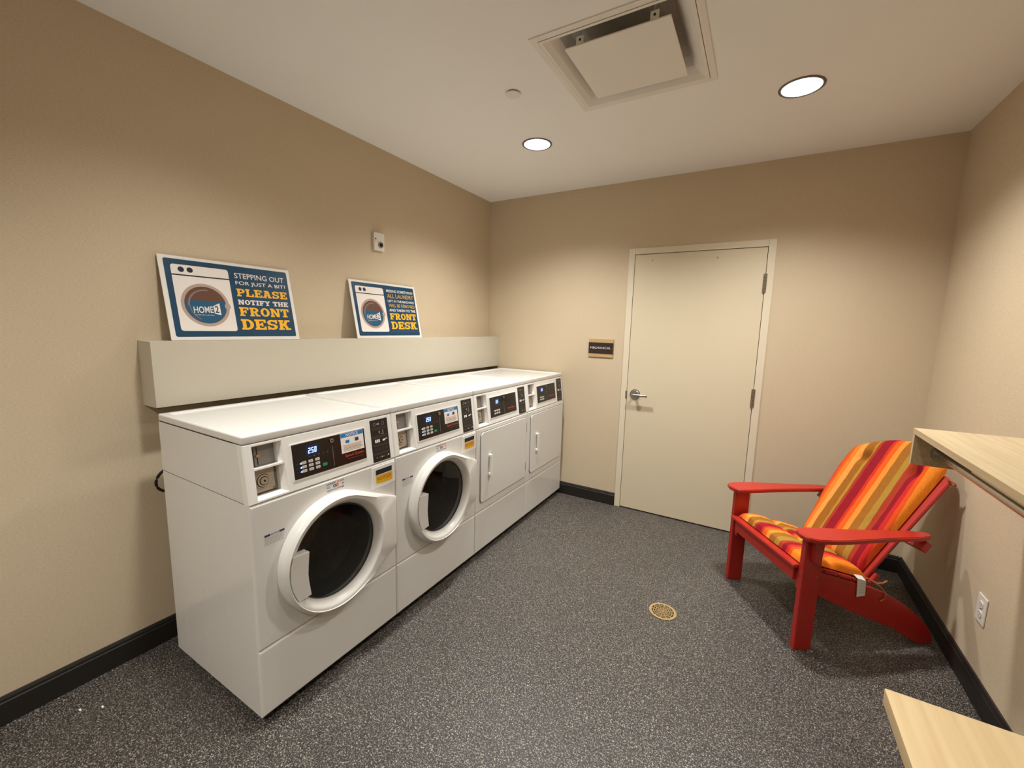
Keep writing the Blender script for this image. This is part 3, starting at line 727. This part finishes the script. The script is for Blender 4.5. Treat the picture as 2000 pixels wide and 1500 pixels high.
        mb = MB(ML); lathe([(.185, XB - .10), (.26, XB - .115), (.27, XB - .14), (.27, XB - .45), (.25, XB - .47), (.09, XB - .46), (.085, XB - .45), (.03, XB - .445), (.001, XB - .44)], 'drum')
        lathe([(.100, XB - .462), (.098, XB - .452), (.092, XB - .452), (.090, XB - .459)], 'chrome')
        for k in range(3):
            an = PI / 2 + k * 2 * PI / 3 + .5; ca, sa = math.cos(an), math.sin(an)
            fn = lambda a, b, d: (XB - .13 - a, cu + ca * (.268 - b) - sa * d, cz + sa * (.268 - b) + ca * d)
            mb.prism([(0, 0), (.30, 0), (.28, .06), (.02, .06)], fn, -.02, .02, 'hub')
        mb.build('drum', t)
        # door: ring whose outline runs on to a hinge edge at the right
        RO = .249; pu, pz0, pz1 = P - .003, .432, .690
        n = 120
        hinge = [(pu, pz0), (pu, pz1)]
        def support(an):
            pass
        # convex hull of circle and hinge segment, sampled by ray casting
        cpts = [(cu + RO * math.cos(2 * PI * i / 240), cz + RO * math.sin(2 * PI * i / 240)) for i in range(240)] + hinge
        cpts = sorted(cpts)
        def half(pts):
            h = []
            for q in pts:
                while len(h) > 1 and (h[-1][0] - h[-2][0]) * (q[1] - h[-2][1]) - (h[-1][1] - h[-2][1]) * (q[0] - h[-2][0]) <= 0: h.pop()
                h.append(q)
            return h
        hull = half(cpts)[:-1] + half(cpts[::-1])[:-1]
        def cast(an):
            ca, sa = math.cos(an), math.sin(an); best = RO
            for i in range(len(hull)):
                (x1, y1), (x2, y2) = hull[i], hull[(i + 1) % len(hull)]
                ex, ey = x2 - x1, y2 - y1; den = ca * ey - sa * ex
                if abs(den) < 1e-12: continue
                tt = ((x1 - cu) * ey - (y1 - cz) * ex) / den; ss = ((x1 - cu) * sa - (y1 - cz) * ca) / den
                if tt > 0 and -1e-6 <= ss <= 1 + 1e-6: best = max(best, tt) if tt < 1 else best
            return best
        loops = []
        angs = [2 * PI * i / n for i in range(n)]
        RoA = [cast(a) for a in angs]
        def lp(fn): loops.append([fn(a, ro) for a, ro in zip(angs, RoA)])
        def pt(a, r, x): return (x, cu + r * math.cos(a), cz + r * math.sin(a))
        def w_(ro): q_ = min(1, max(0, (ro - RO) / .10)); return q_ * q_ * (3 - 2 * q_)          # 0 on the round part, 1 at the hinge
        lp(lambda a, ro: pt(a, ro, XB + .0005))
        lp(lambda a, ro: pt(a, ro + .0, XB + .026 * (1 - w_(ro)) + .006))
        lp(lambda a, ro: pt(a, ro - .004, XB + .033 * (1 - w_(ro)) + .010))
        lp(lambda a, ro: pt(a, (ro - .014) if ro < RO + .01 else ro - .014, XB + .041 * (1 - w_(ro)) + .0125))
        lp(lambda a, ro: pt(a, .2335 + .3 * (min(ro, .32) - RO) , XB + .050 - .012 * w_(ro)))
        lp(lambda a, ro: pt(a, .2265, XB + .050))
        lp(lambda a, ro: pt(a, .216, XB + .0465))
        lp(lambda a, ro: pt(a, .203, XB + .030))
        lp(lambda a, ro: pt(a, .198, XB + .022))
        lp(lambda a, ro: pt(a, .195, XB + .010))
        k = n; vs = [q for l in loops for q in l]
        fs = [[j * k + i, j * k + (i + 1) % k, (j + 1) * k + (i + 1) % k, (j + 1) * k + i] for j in range(len(loops) - 1) for i in range(k)]
        mb = MB(ML); mb.add(vs, fs, 'doorw', True); door = fix(mb.build('porthole_door', t))
        # glass bowl
        mb = MB(ML); vs = []; prof = [(.192, XB + .014), (.186, XB + .010), (.176, XB - .01), (.168, XB - .05), (.150, XB - .08), (.10, XB - .095), (.0, XB - .10)]
        prof = [(.197, XB + .014), (.15, XB + .018), (.10, XB + .021), (.05, XB + .0225), (.001, XB + .023)]
        lathe2 = [(x, cu + r * math.cos(2 * PI * i / 64), cz + r * math.sin(2 * PI * i / 64)) for r, x in prof for i in range(64)]
        mb.add(lathe2, [[j * 64 + i, j * 64 + (i + 1) % 64, (j + 1) * 64 + (i + 1) % 64, (j + 1) * 64 + i] for j in range(len(prof) - 1) for i in range(64)], 'glass', True)
        mb.build('door_glass', door)
        mb = MB(ML); prof = [(.1975, XB + .013), (.194, XB + .0165), (.190, XB + .0185), (.189, XB + .014)]
        vs = [(x, cu + r * math.cos(2 * PI * i / 64), cz + r * math.sin(2 * PI * i / 64)) for r, x in prof for i in range(64)]
        mb.add(vs, [[j * 64 + i, j * 64 + (i + 1) % 64, (j + 1) * 64 + (i + 1) % 64, (j + 1) * 64 + i] for j in range(len(prof) - 1) for i in range(64)], 'gasket', True); mb.build('glass_rim', door)
        # grip: flat paddle bridging ring and glass on the left
        hz0, hz1 = .462, .650
        pts = [(.184, hz1 - .004), (.178, (hz0 + hz1) / 2 + .03), (.176, (hz0 + hz1) / 2), (.178, (hz0 + hz1) / 2 - .03), (.186, hz0 + .004)]
        m2 = []
        for i in range(9):
            zz = hz0 + (hz1 - hz0) * i / 8; m2.append((cu - math.sqrt(.231 ** 2 - (zz - cz) ** 2), zz))
        mb = MB(ML); mb.prism(pts + m2, lambda a, b, d: (d, a, b), XB + .012, XB + .050, 'doorw'); fix(mb.build('door_grip', door))
        # detergent label plate
        mb = MB(ML); mb.prism([(.536, .768), (.62, .764), (.677, .770), (.677, .868), (.54, .868)], lambda a, b, d: (d, a, b), XB, XB + .003, 'white2'); dp = fix(mb.build('detergent_plate', t))
        mb = MB(); flat(mb, FRT, [rect(.559, .829, .657, .853)], .0034, 'navyblk')
        flat(mb, FRT, [[(.560, .789), (.61, .783), (.660, .784), (.660, .825), (.560, .825)]], .0034, 'yellow'); text(mb, FRT, 'NO PODS', .567, .800, .652, .817, .0038, 'redtxt', .01)
        mb.build('warning_sticker', dp)
        mb = MB(); text(mb, FRT, 'LAUNDRY', .303, .861, .350, .869, .0004, 'bluetxt', .02); text(mb, FRT, 'PODS', .354, .861, .388, .869, .0004, 'redtxt', .02)
        text(mb, FRT, 'GO', .304, .847, .320, .855, .0004, 'bluetxt', .02); text(mb, FRT, 'IN', .378, .847, .387, .854, .0004, 'bluetxt', .02)
        flat(mb, FRT, [circ(.341, .851, .0068, 20)], .0004, 'bluetxt'); flat(mb, FRT, [circ(.354, .851, .0068, 20)], .0005, 'redtxt')
        flat(mb, FRT, [circ(.341, .851, .0028, 12), circ(.354, .851, .0028, 12)], .0007, 'paper')
        text(mb, FRT, 'WITH CLOTHES', .305, .832, .388, .840, .0004, 'bluetxt', .02); mb.build('loading_sticker', t)
        mb = MB(); flat(mb, FRT, [rect(.045, .749, .066, .757), rect(.100, .749, .120, .757)], .0004, 'bluetxt'); text(mb, FRT, 'NOTICE', .068, .7495, .098, .7560, .0004, 'bluetxt', .02)
        for q in range(5): flat(mb, FRT, [rect(.045, .742 - .006 * q, .118 - .004 * (q % 2), .7435 - .006 * q)], .0004, 'grey')
        mb.build('notice_print', t)
    else:
        mb = MB(ML); slabpanel(mb, .0015, P - .0015, ZS + .0012, ZC - .002, 'white'); fix(mb.build('front_panel', t))
        dp = rrect(.050, .383, .650, .850, .022, 5)
        mb = MB(); mb.prism(rrect(.047, .380, .653, .853, .024, 5), FRT, -.001, .0015, 'gap'); mb.prism(dp, FRT, .001, .010, 'white'); door = fix(mb.build('dryer_door', t))
        mb = MB(); c_ = .142
        mb.prism(rrect(c_ - .010, .545, c_ + .010, .692, .004, 2), FRT, .026, .034, 'white2')
        mb.prism(rrect(c_ - .010, .545, c_ + .010, .562, .004, 2), FRT, .009, .033, 'white2'); mb.prism(rrect(c_ - .010, .675, c_ + .010, .692, .004, 2), FRT, .009, .033, 'white2')
        fix(mb.build('pull_handle', door))
        for zc_ in (.772, .465):
            mb = MB(); mb.prism(rect(.6475, zc_ - .034, .6565, zc_ + .034), FRT, .0005, .012, 'drum'); fix(mb.build('hinge', door))
    return t
def copy_tree(o, parent=None):
    c = o.copy(); COL.objects.link(c); c.parent = parent
    for ch in list(o.children): copy_tree(ch, c)
    return c
w1 = make_machine(True, 'white front-load washer at the near left end of the row, side panel showing', Y0)
w2 = copy_tree(w1); w2.location.y += P; w2['label'] = 'white front-load washer standing between the first washer and the dryers'
d1 = make_machine(False, 'white coin dryer with a square door, next to the second washer', Y0 + 2 * P)
d2 = copy_tree(d1); d2.location.y += P; d2['label'] = 'white coin dryer with a square door, in the corner against the back wall'

# power cord looping out behind the first washer
t = thing('power_cord', 'black cord looping out behind the near left washer', 'cord', (.10, -2.76, .78))
pts = []
for i in range(19):
    an = PI * .28 + i / 18 * PI * 1.35
    pts.append((.005 + .015 * math.sin(i / 3), .052 + .052 * math.cos(an), .036 + .058 * math.sin(an)))
MB().tube([(.02, .12, .16)] + pts + [(.02, .12, -.06)], .006, 'cord').build('cable', t)

# ---------------------------------------------------------------- wall fittings
t = thing('alarm_sounder', 'small white wall alarm unit above the second sign', 'alarm', (0, -1.398, 2.08))
MB().box(0, .022, -.045, .045, -.058, .060, 'plate', .004).build('housing', t)
mb = MB(); mb.cyl((.022, .008, -.02), (.030, .008, -.02), .022, .019, 'chrome', 24); mb.cyl((.03, .008, -.02), (.036, .008, -.02), .012, .010, 'gap', 20); mb.build('strobe_lens', t)
mb = MB(); mb.box(.0215, .0225, -.038, -.028, .012, .02, 'gap'); mb.box(.022, .026, -.043, .043, -.002, .002, 'plate'); mb.build('trim_line', t)

t = thing('door_plaque', 'small dark plaque with wooden strips reading mechanical, left of the door', 'sign', (1.161, 0, 1.29))
MB().box(-.108, .108, -.010, 0, 0, .155, 'signwood', .001, 1).build('wood_backing', t)
MB().box(-.108, .108, -.013, -.0095, .030, .124, 'plaque', .0008, 1).build('dark_panel', t)
PF = Fr((0, -.0132, 0), (1, 0, 0), (0, 0, 1), (0, -1, 0))
mb = MB(); text(mb, PF, 'MECHANICAL', -.092, .071, .088, .088, .0003, 'signwhite', .0); mb.build('lettering', t)

t = thing('wall_outlet', 'white duplex power outlet low on the right wall', 'outlet', (W, -1.048, .384))
MB().box(-.006, 0, -.040, .040, -.060, .060, 'plate', .003, 2).build('cover_plate', t)
for dz in (-.021, .021):
    mb = MB(); mb.prism(rrect(-.0165, dz - .0145, .0165, dz + .0145, .010, 4), lambda a, b, d: (-d, a, b), .0055, .009, 'plate', True)
    for dy, hh in ((-.0065, .009), (.0065, .007)): mb.prism(rect(dy - .0012, dz - hh / 2 + .002, dy + .0012, dz + hh / 2 + .002), lambda a, b, d: (-d, a, b), .009, .0094, 'slot')
    mb.prism(circ(0, dz - .008, .0025, 10), lambda a, b, d: (-d, a, b), .009, .0094, 'slot'); mb.build('socket', t)
MB().cyl((-.0055, 0, 0), (-.0085, 0, 0), .003, .0028, 'nickel', 10).build('screw', t)

# floor drain
t = thing('floor_drain', 'round bronze floor drain grate in the middle of the floor', 'drain', (2.0, -1.238, 0))
mb = MB()
def fl(polys, z0, z1, m_):
    for q in polys: mb.prism(q, lambda a, b, d: (a, b, d), z0, z1, m_)
mb.prism(circ(0, 0, .068, 48), lambda a, b, d: (a, b, d), .0, .0012, 'gap'); mb.build('drain_well', t)
mb = MB(); fl(ringp(0, 0, .058, .071, 0, 2 * PI, 48), .0008, .004, 'brass'); mb.build('drain_rim', t)
mb = MB()
for r_ in (.010, .022, .034, .046): fl(ringp(0, 0, r_, r_ + .0045, 0, 2 * PI, 36), .001, .0034, 'brass')
for k in range(12):
    an = k * PI / 6; ca, sa = math.cos(an), math.sin(an)
    fl([[(ca * .012 - sa * .0028, sa * .012 + ca * .0028), (ca * .059 - sa * .0028, sa * .059 + ca * .0028), (ca * .059 + sa * .0028, sa * .059 - ca * .0028), (ca * .012 + sa * .0028, sa * .012 - ca * .0028)][::-1]], .001, .0034, 'brass')
fl([circ(0, 0, .007, 16)], .001, .004, 'brass'); mb.build('grate', t)
for (sx, sy, lb) in ((.16, -3.08, 'tiny white paper scrap on the floor nearer the left baseboard'), (.215, -3.03, 'tiny white paper scrap on the floor nearer the first washer')):
    t = MB(rel((sx, sy, 0))).box(sx - .007, sx + .007, sy - .003, sy + .003, .0, .0015, 'scrap').build('paper_scrap'); t.location = (sx, sy, 0)
    t['label'] = lb; t['category'] = 'litter'; t['group'] = 'paper scraps'

# ---------------------------------------------------------------- wall shelf with hanging rod, upper right
SX, SY, SZ_ = 2.905, -1.202, 1.16
t = thing('hanging_shelf', 'light maple wall shelf with a chrome hanging rod underneath', 'shelf', (W, SY, SZ_ - .15))
TR = rel(t.location)
MB(TR).prism([(SX, -3.0), (W, -3.0), (W, SY + .028), (SX, SY)], lambda a, b, d: (a, b, d), SZ_ - .022, SZ_, 'woody').build('shelf_board', t)
MB(TR).box(SX - .0006, SX + .0006, -3.0, SY, SZ_ - .0225, SZ_ - .0005, 'edgew').build('edge_band', t)
MB(TR).box(SX + .004, SX + .022, -3.0, -1.747, SZ_ - .030, SZ_ - .022, 'edgew').build('front_batten', t)
MB(TR).box(SX + .001, W, SY - .020, SY, SZ_ - .148, SZ_ - .022, 'edgew').build('end_panel', t)
mb = MB(TR); mb.cyl((2.99, -3.0, 1.066), (2.99, SY - .02, 1.066), .0155, .0155, 'chrome', 24); mb.build('hanging_rod', t)
mb = MB(TR); mb.cyl((2.99, SY - .028, 1.066), (2.99, SY - .020, 1.066), .028, .030, 'chrome', 28); mb.cyl((2.99, SY - .045, 1.066), (2.99, SY - .026, 1.066), .019, .019, 'chrome', 24)
mb.build('rod_socket', t)
for yy in (-2.2,): MB(TR).box(3.0, W, yy - .01, yy + .01, SZ_ - .12, SZ_ - .022, 'edgew').build('bracket', t)

# folding counter, lower right
CX, CY, CZ = 2.59, -2.508, .86
t = thing('folding_counter', 'light maple counter top at the lower right corner, nearest the viewer', 'counter', (W, -2.9, CZ - .2))
TR = rel(t.location)
MB(TR).box(CX, W, -3.55, CY, CZ - .030, CZ, 'woodx', .0012, 1).build('counter_top', t)
MB(TR).box(W - .02, W, -3.5, CY - .05, CZ - .12, CZ - .03, 'edgew').build('wall_cleat', t)
for yy in (-2.85, -3.35): MB(TR).prism([(W - .02, CZ - .03), (W - .45, CZ - .03), (W - .45, CZ - .06), (W - .02, CZ - .35)], lambda a, b, d: (a, d, b), yy - .015, yy + .015, 'edgew').build('bracket', t)

# ---------------------------------------------------------------- red garden chair
CO = (2.437, -.927, 0); CA = math.atan2(-.84, .5425)
ch = thing('adirondack_chair', 'red painted wooden garden armchair in the corner by the door', 'chair', CO, CA)
def pr(name, pts, fn, d0, d1, bev=.003, parent=ch, m_='red'):
    mb = MB(); mb.prism(pts, fn, d0, d1, m_); o = mb.build(name, parent)
    bm = bmesh.new(); bm.from_mesh(o.data); bmesh.ops.remove_doubles(bm, verts=bm.verts, dist=1e-6); bmesh.ops.recalc_face_normals(bm, faces=bm.faces)
    ed = [e for e in bm.edges if len(e.link_faces) == 2 and e.calc_face_angle() > .6]
    if bev: bmesh.ops.bevel(bm, geom=ed, offset=bev, segments=3, affect='EDGES', clamp_overlap=True)
    bm.to_mesh(o.data); bm.free(); o.data.polygons.foreach_set('use_smooth', [True] * len(o.data.polygons)); o.data.set_sharp_from_angle(angle=math.radians(26))
    return o
side = lambda a, b, d: (d, a, b)      # outline in (t, z), thickness along s
top_ = lambda a, b, d: (a, b, d)      # outline in (s, t)
AZ = .600; AT = .022
for sg in (-1, 1):
    pr('front_leg', rect(0, 0, .088, AZ - AT), side, sg * .275, sg * .306)
    pr('side_rail', [(.012, .300), (.11, .268), (.29, .182), (.52, .088), (.66, .004), (.680, 0), (.742, 0), (.744, .03), (.72, .078), (.67, .134), (.58, .205), (.47, .270), (.39, .303), (.27, .340), (.12, .385), (.012, .402)],
       side, sg * .250, sg * .2745, .002)
    pts = [(.232, .04), (.238, .0), (.262, -.026), (.300, -.034), (.340, -.022), (.360, .012), (.368, .08), (.366, .16), (.354, .26), (.344, .36), (.338, .46), (.334, .54), (.320, .596), (.298, .612), (.276, .596), (.266, .54), (.262, .44), (.258, .34), (.250, .22), (.238, .12)]
    pts = [(sg * a, b) for a, b in pts]
    pr('armrest', pts, top_, AZ - AT, AZ, .004)
    pr('arm_bracket', [(.018, AZ - AT), (.072, AZ - AT), (.064, .47), (.050, .455), (.028, .47)], side, sg * .306, sg * .332, .003)
    if sg > 0:
        for a, b in ((.070, .384), (.036, .356), (.062, .322)): MB().cyl((.3055, a, b), (.3075, a, b), .0045, .004, 'chrome', 10).build('screw', ch)
        MB().cyl((.312, .565, AZ), (.312, .565, AZ + .0015), .005, .0045, 'chrome', 10).build('screw', ch)
# seat: apron and slats following the rails
pr('front_apron', rect(-.250, .335, .250, .404), lambda a, b, d: (a, d, b), -.004, .016, .002)
prof = [(-.006, .404), (.10, .391), (.19, .365), (.27, .342), (.39, .305)]
def zt(t_):
    for (a, b), (c, d) in zip(prof, prof[1:]):
        if t_ <= c: return b + (d - b) * (t_ - a) / (c - a)
    return prof[-1][1]
edges = [(-.024, .052), (.060, .128), (.136, .204), (.212, .280), (.288, .352)]
for k, (a, b) in enumerate(edges):
    za, zb = zt(a) + .002, zt(b) + .002
    pr('seat_slat', [(a, za), (b, zb), (b + .004, zb + .018), (a + .0, za + .018)], side, -.273, .273, .004)
# back slats fan out behind the cushion
BT, BZ, SN, CN = .360, .300, .566, .824
def back(s, v, d): return (s, BT + v * SN + d * CN, BZ + v * CN - d * SN)   # d > 0 is behind
n = 7
for k in range(n):
    q = (k - 3) / 3
    sb, stp = q * .203, q * .212
    wb_, wt_ = .053, .064
    vt_ = .795 - .120 * q * q
    pts = [(sb - wb_ / 2, -.06), (sb + wb_ / 2, -.06)]
    for i in range(9):
        an = i / 8 * PI
        pts.append((stp + wt_ / 2 * math.cos(an), vt_ - .03 + .03 * math.sin(an)))
    pr('back_slat', pts, back, .0, .018, .003)
pr('back_rail', rect(-.250, .03, .250, .09), back, .019, .044, .003)
pr('back_rail', rect(-.325, .298, .325, .347), back, .0195, .058, .003)

# cushion
cu_ = thing('chair_cushion', 'orange, crimson and olive striped cushion tied to the red garden chair', 'cushion', CO, CA)
def gauss(x, s): return math.exp(-(x / s) ** 2)
SLANT = {'back_pad': .10, 'seat_pad': 0.0}
def pad(name, NS, NV, half, pos, thick, dents, valley):
    """half(v)->(s0,s1); pos(s,v,d) with d out; closed pillow"""
    front = []; backv = []; uvf = []
    for j in range(NV + 1):
        v = j / NV
        for i in range(NS + 1):
            u = i / NS
            e = (1 - abs(2 * u - 1) ** 11) ; f = 1 - abs(2 * v - 1) ** 12
            h = max(0, e) ** .5 * max(0, f) ** .5
            s0, s1 = half(v, u); s = s0 + (s1 - s0) * u
            th = thick * h
            for (du, dv, ds, dp) in dents: th -= dp * gauss(math.hypot((u - du) / 1.0, (v - dv) * valley[2]), ds)
            for uu in valley[0]: th -= .007 * gauss(u - uu, .035) * h
            for vv in valley[1]: th -= .020 * gauss(v - vv, .06) * h
            th += .0016 * math.sin(37 * u + 5 * math.sin(9 * v)) * math.sin(23 * v) * h
            front.append(pos(s, v, u, max(.001, th))); backv.append(pos(s, v, u, -.004 * h)); uvf.append((s + .5 + SLANT[name] * (v * .76 - .42), v))
    nn = (NS + 1) * (NV + 1); vs = front + backv; fs = []
    for j in range(NV):
        for i in range(NS):
            a = j * (NS + 1) + i; fs.append([a, a + 1, a + NS + 2, a + NS + 1]); fs.append([nn + a, nn + a + NS + 1, nn + a + NS + 2, nn + a + 1])
    bd = [i for i in range(NS + 1)] + [j * (NS + 1) + NS for j in range(1, NV + 1)] + [NV * (NS + 1) + i for i in range(NS - 1, -1, -1)] + [j * (NS + 1) for j in range(NV - 1, 0, -1)]
    for a, b in zip(bd, bd[1:] + bd[:1]): fs.append([a, nn + a, nn + b, b])
    mb = MB(); mb.add(vs, fs, 'stripe', True); return fix(mb.build(name, cu_, uvf + uvf))
def itp(tab, x):
    if x <= tab[0][0]: return tab[0][1]
    for (a, b), (c, d) in zip(tab, tab[1:]):
        if x <= c:
            k = (x - a) / (c - a); return b + (d - b) * k
    return tab[-1][1]
FAR = [(0, -.188), (.2, -.225), (.34, -.260), (.5, -.286), (.66, -.295)]
TOPV = [(-.295, .650), (-.285, .668), (-.268, .685), (-.24, .705), (-.20, .732), (-.15, .762), (-.075, .790), (0, .805), (.07, .800), (.13, .780), (.17, .752), (.192, .728), (.204, .705), (.210, .680)]
def backtop(u): return itp(TOPV, -.295 + .505 * u)
def bh(v, u): return (itp(FAR, .045 + v * (backtop(u) - .045)), .210)
pad('back_pad', 60, 72, bh, lambda s, v, u, d: back(s, .045 + v * (backtop(u) - .045), -d - .0065), .046,
    [(.25, .82, .045, .036), (.82, .80, .045, .036)], ((.25, .82), (), .9))
def seatpos(s, v, u, d):
    t_ = .018 + v * .354; z = zt(t_) + .0262
    return (s, t_, z + d)
pad('seat_pad', 60, 50, lambda v, u: (-.252, .256), seatpos, .043, [(.30, .48, .05, .016), (.70, .48, .05, .016)], ((.30, .70), (.48,), .8))
mb = MB(); mb.add([(.250, .300, .366), (.254, .345, .356), (.279, .345, .346), (.2795, .300, .358), (.2795, .350, .268), (.2795, .308, .262)], [[0, 1, 2, 3], [3, 2, 4, 5]], 'tag'); tg = mb.build('care_tag', cu_)
sm = tg.modifiers.new('thickness', 'SOLIDIFY'); sm.thickness = .001
mb = MB()
for q in range(5): mb.add([(.2806, .314 + .001 * q, .330 - .012 * q), (.2806, .342 + .001 * q, .332 - .012 * q), (.2806, .342 + .001 * q, .3335 - .012 * q), (.2806, .314 + .001 * q, .3315 - .012 * q)], [[0, 1, 2, 3]], 'grey')
mb.build('tag_print', tg)
def ribbon(name, pts, w=.004): MB().tube(pts, w, 'tie', 6).build(name, cu_)
ribbon('tie', [(.235, .36, .345), (.25, .385, .338), (.262, .41, .325), (.275, .435, .305), (.282, .455, .275), (.281, .452, .252), (.279, .435, .238)])
ribbon('tie', [(.235, .36, .345), (.252, .392, .335), (.266, .42, .322), (.270, .445, .328), (.268, .465, .338)])
b0 = [back(.236, .66, -.012), back(.262, .655, .01), back(.255, .65, .024), back(.20, .65, .024)]
ribbon('tie', b0, .0045)
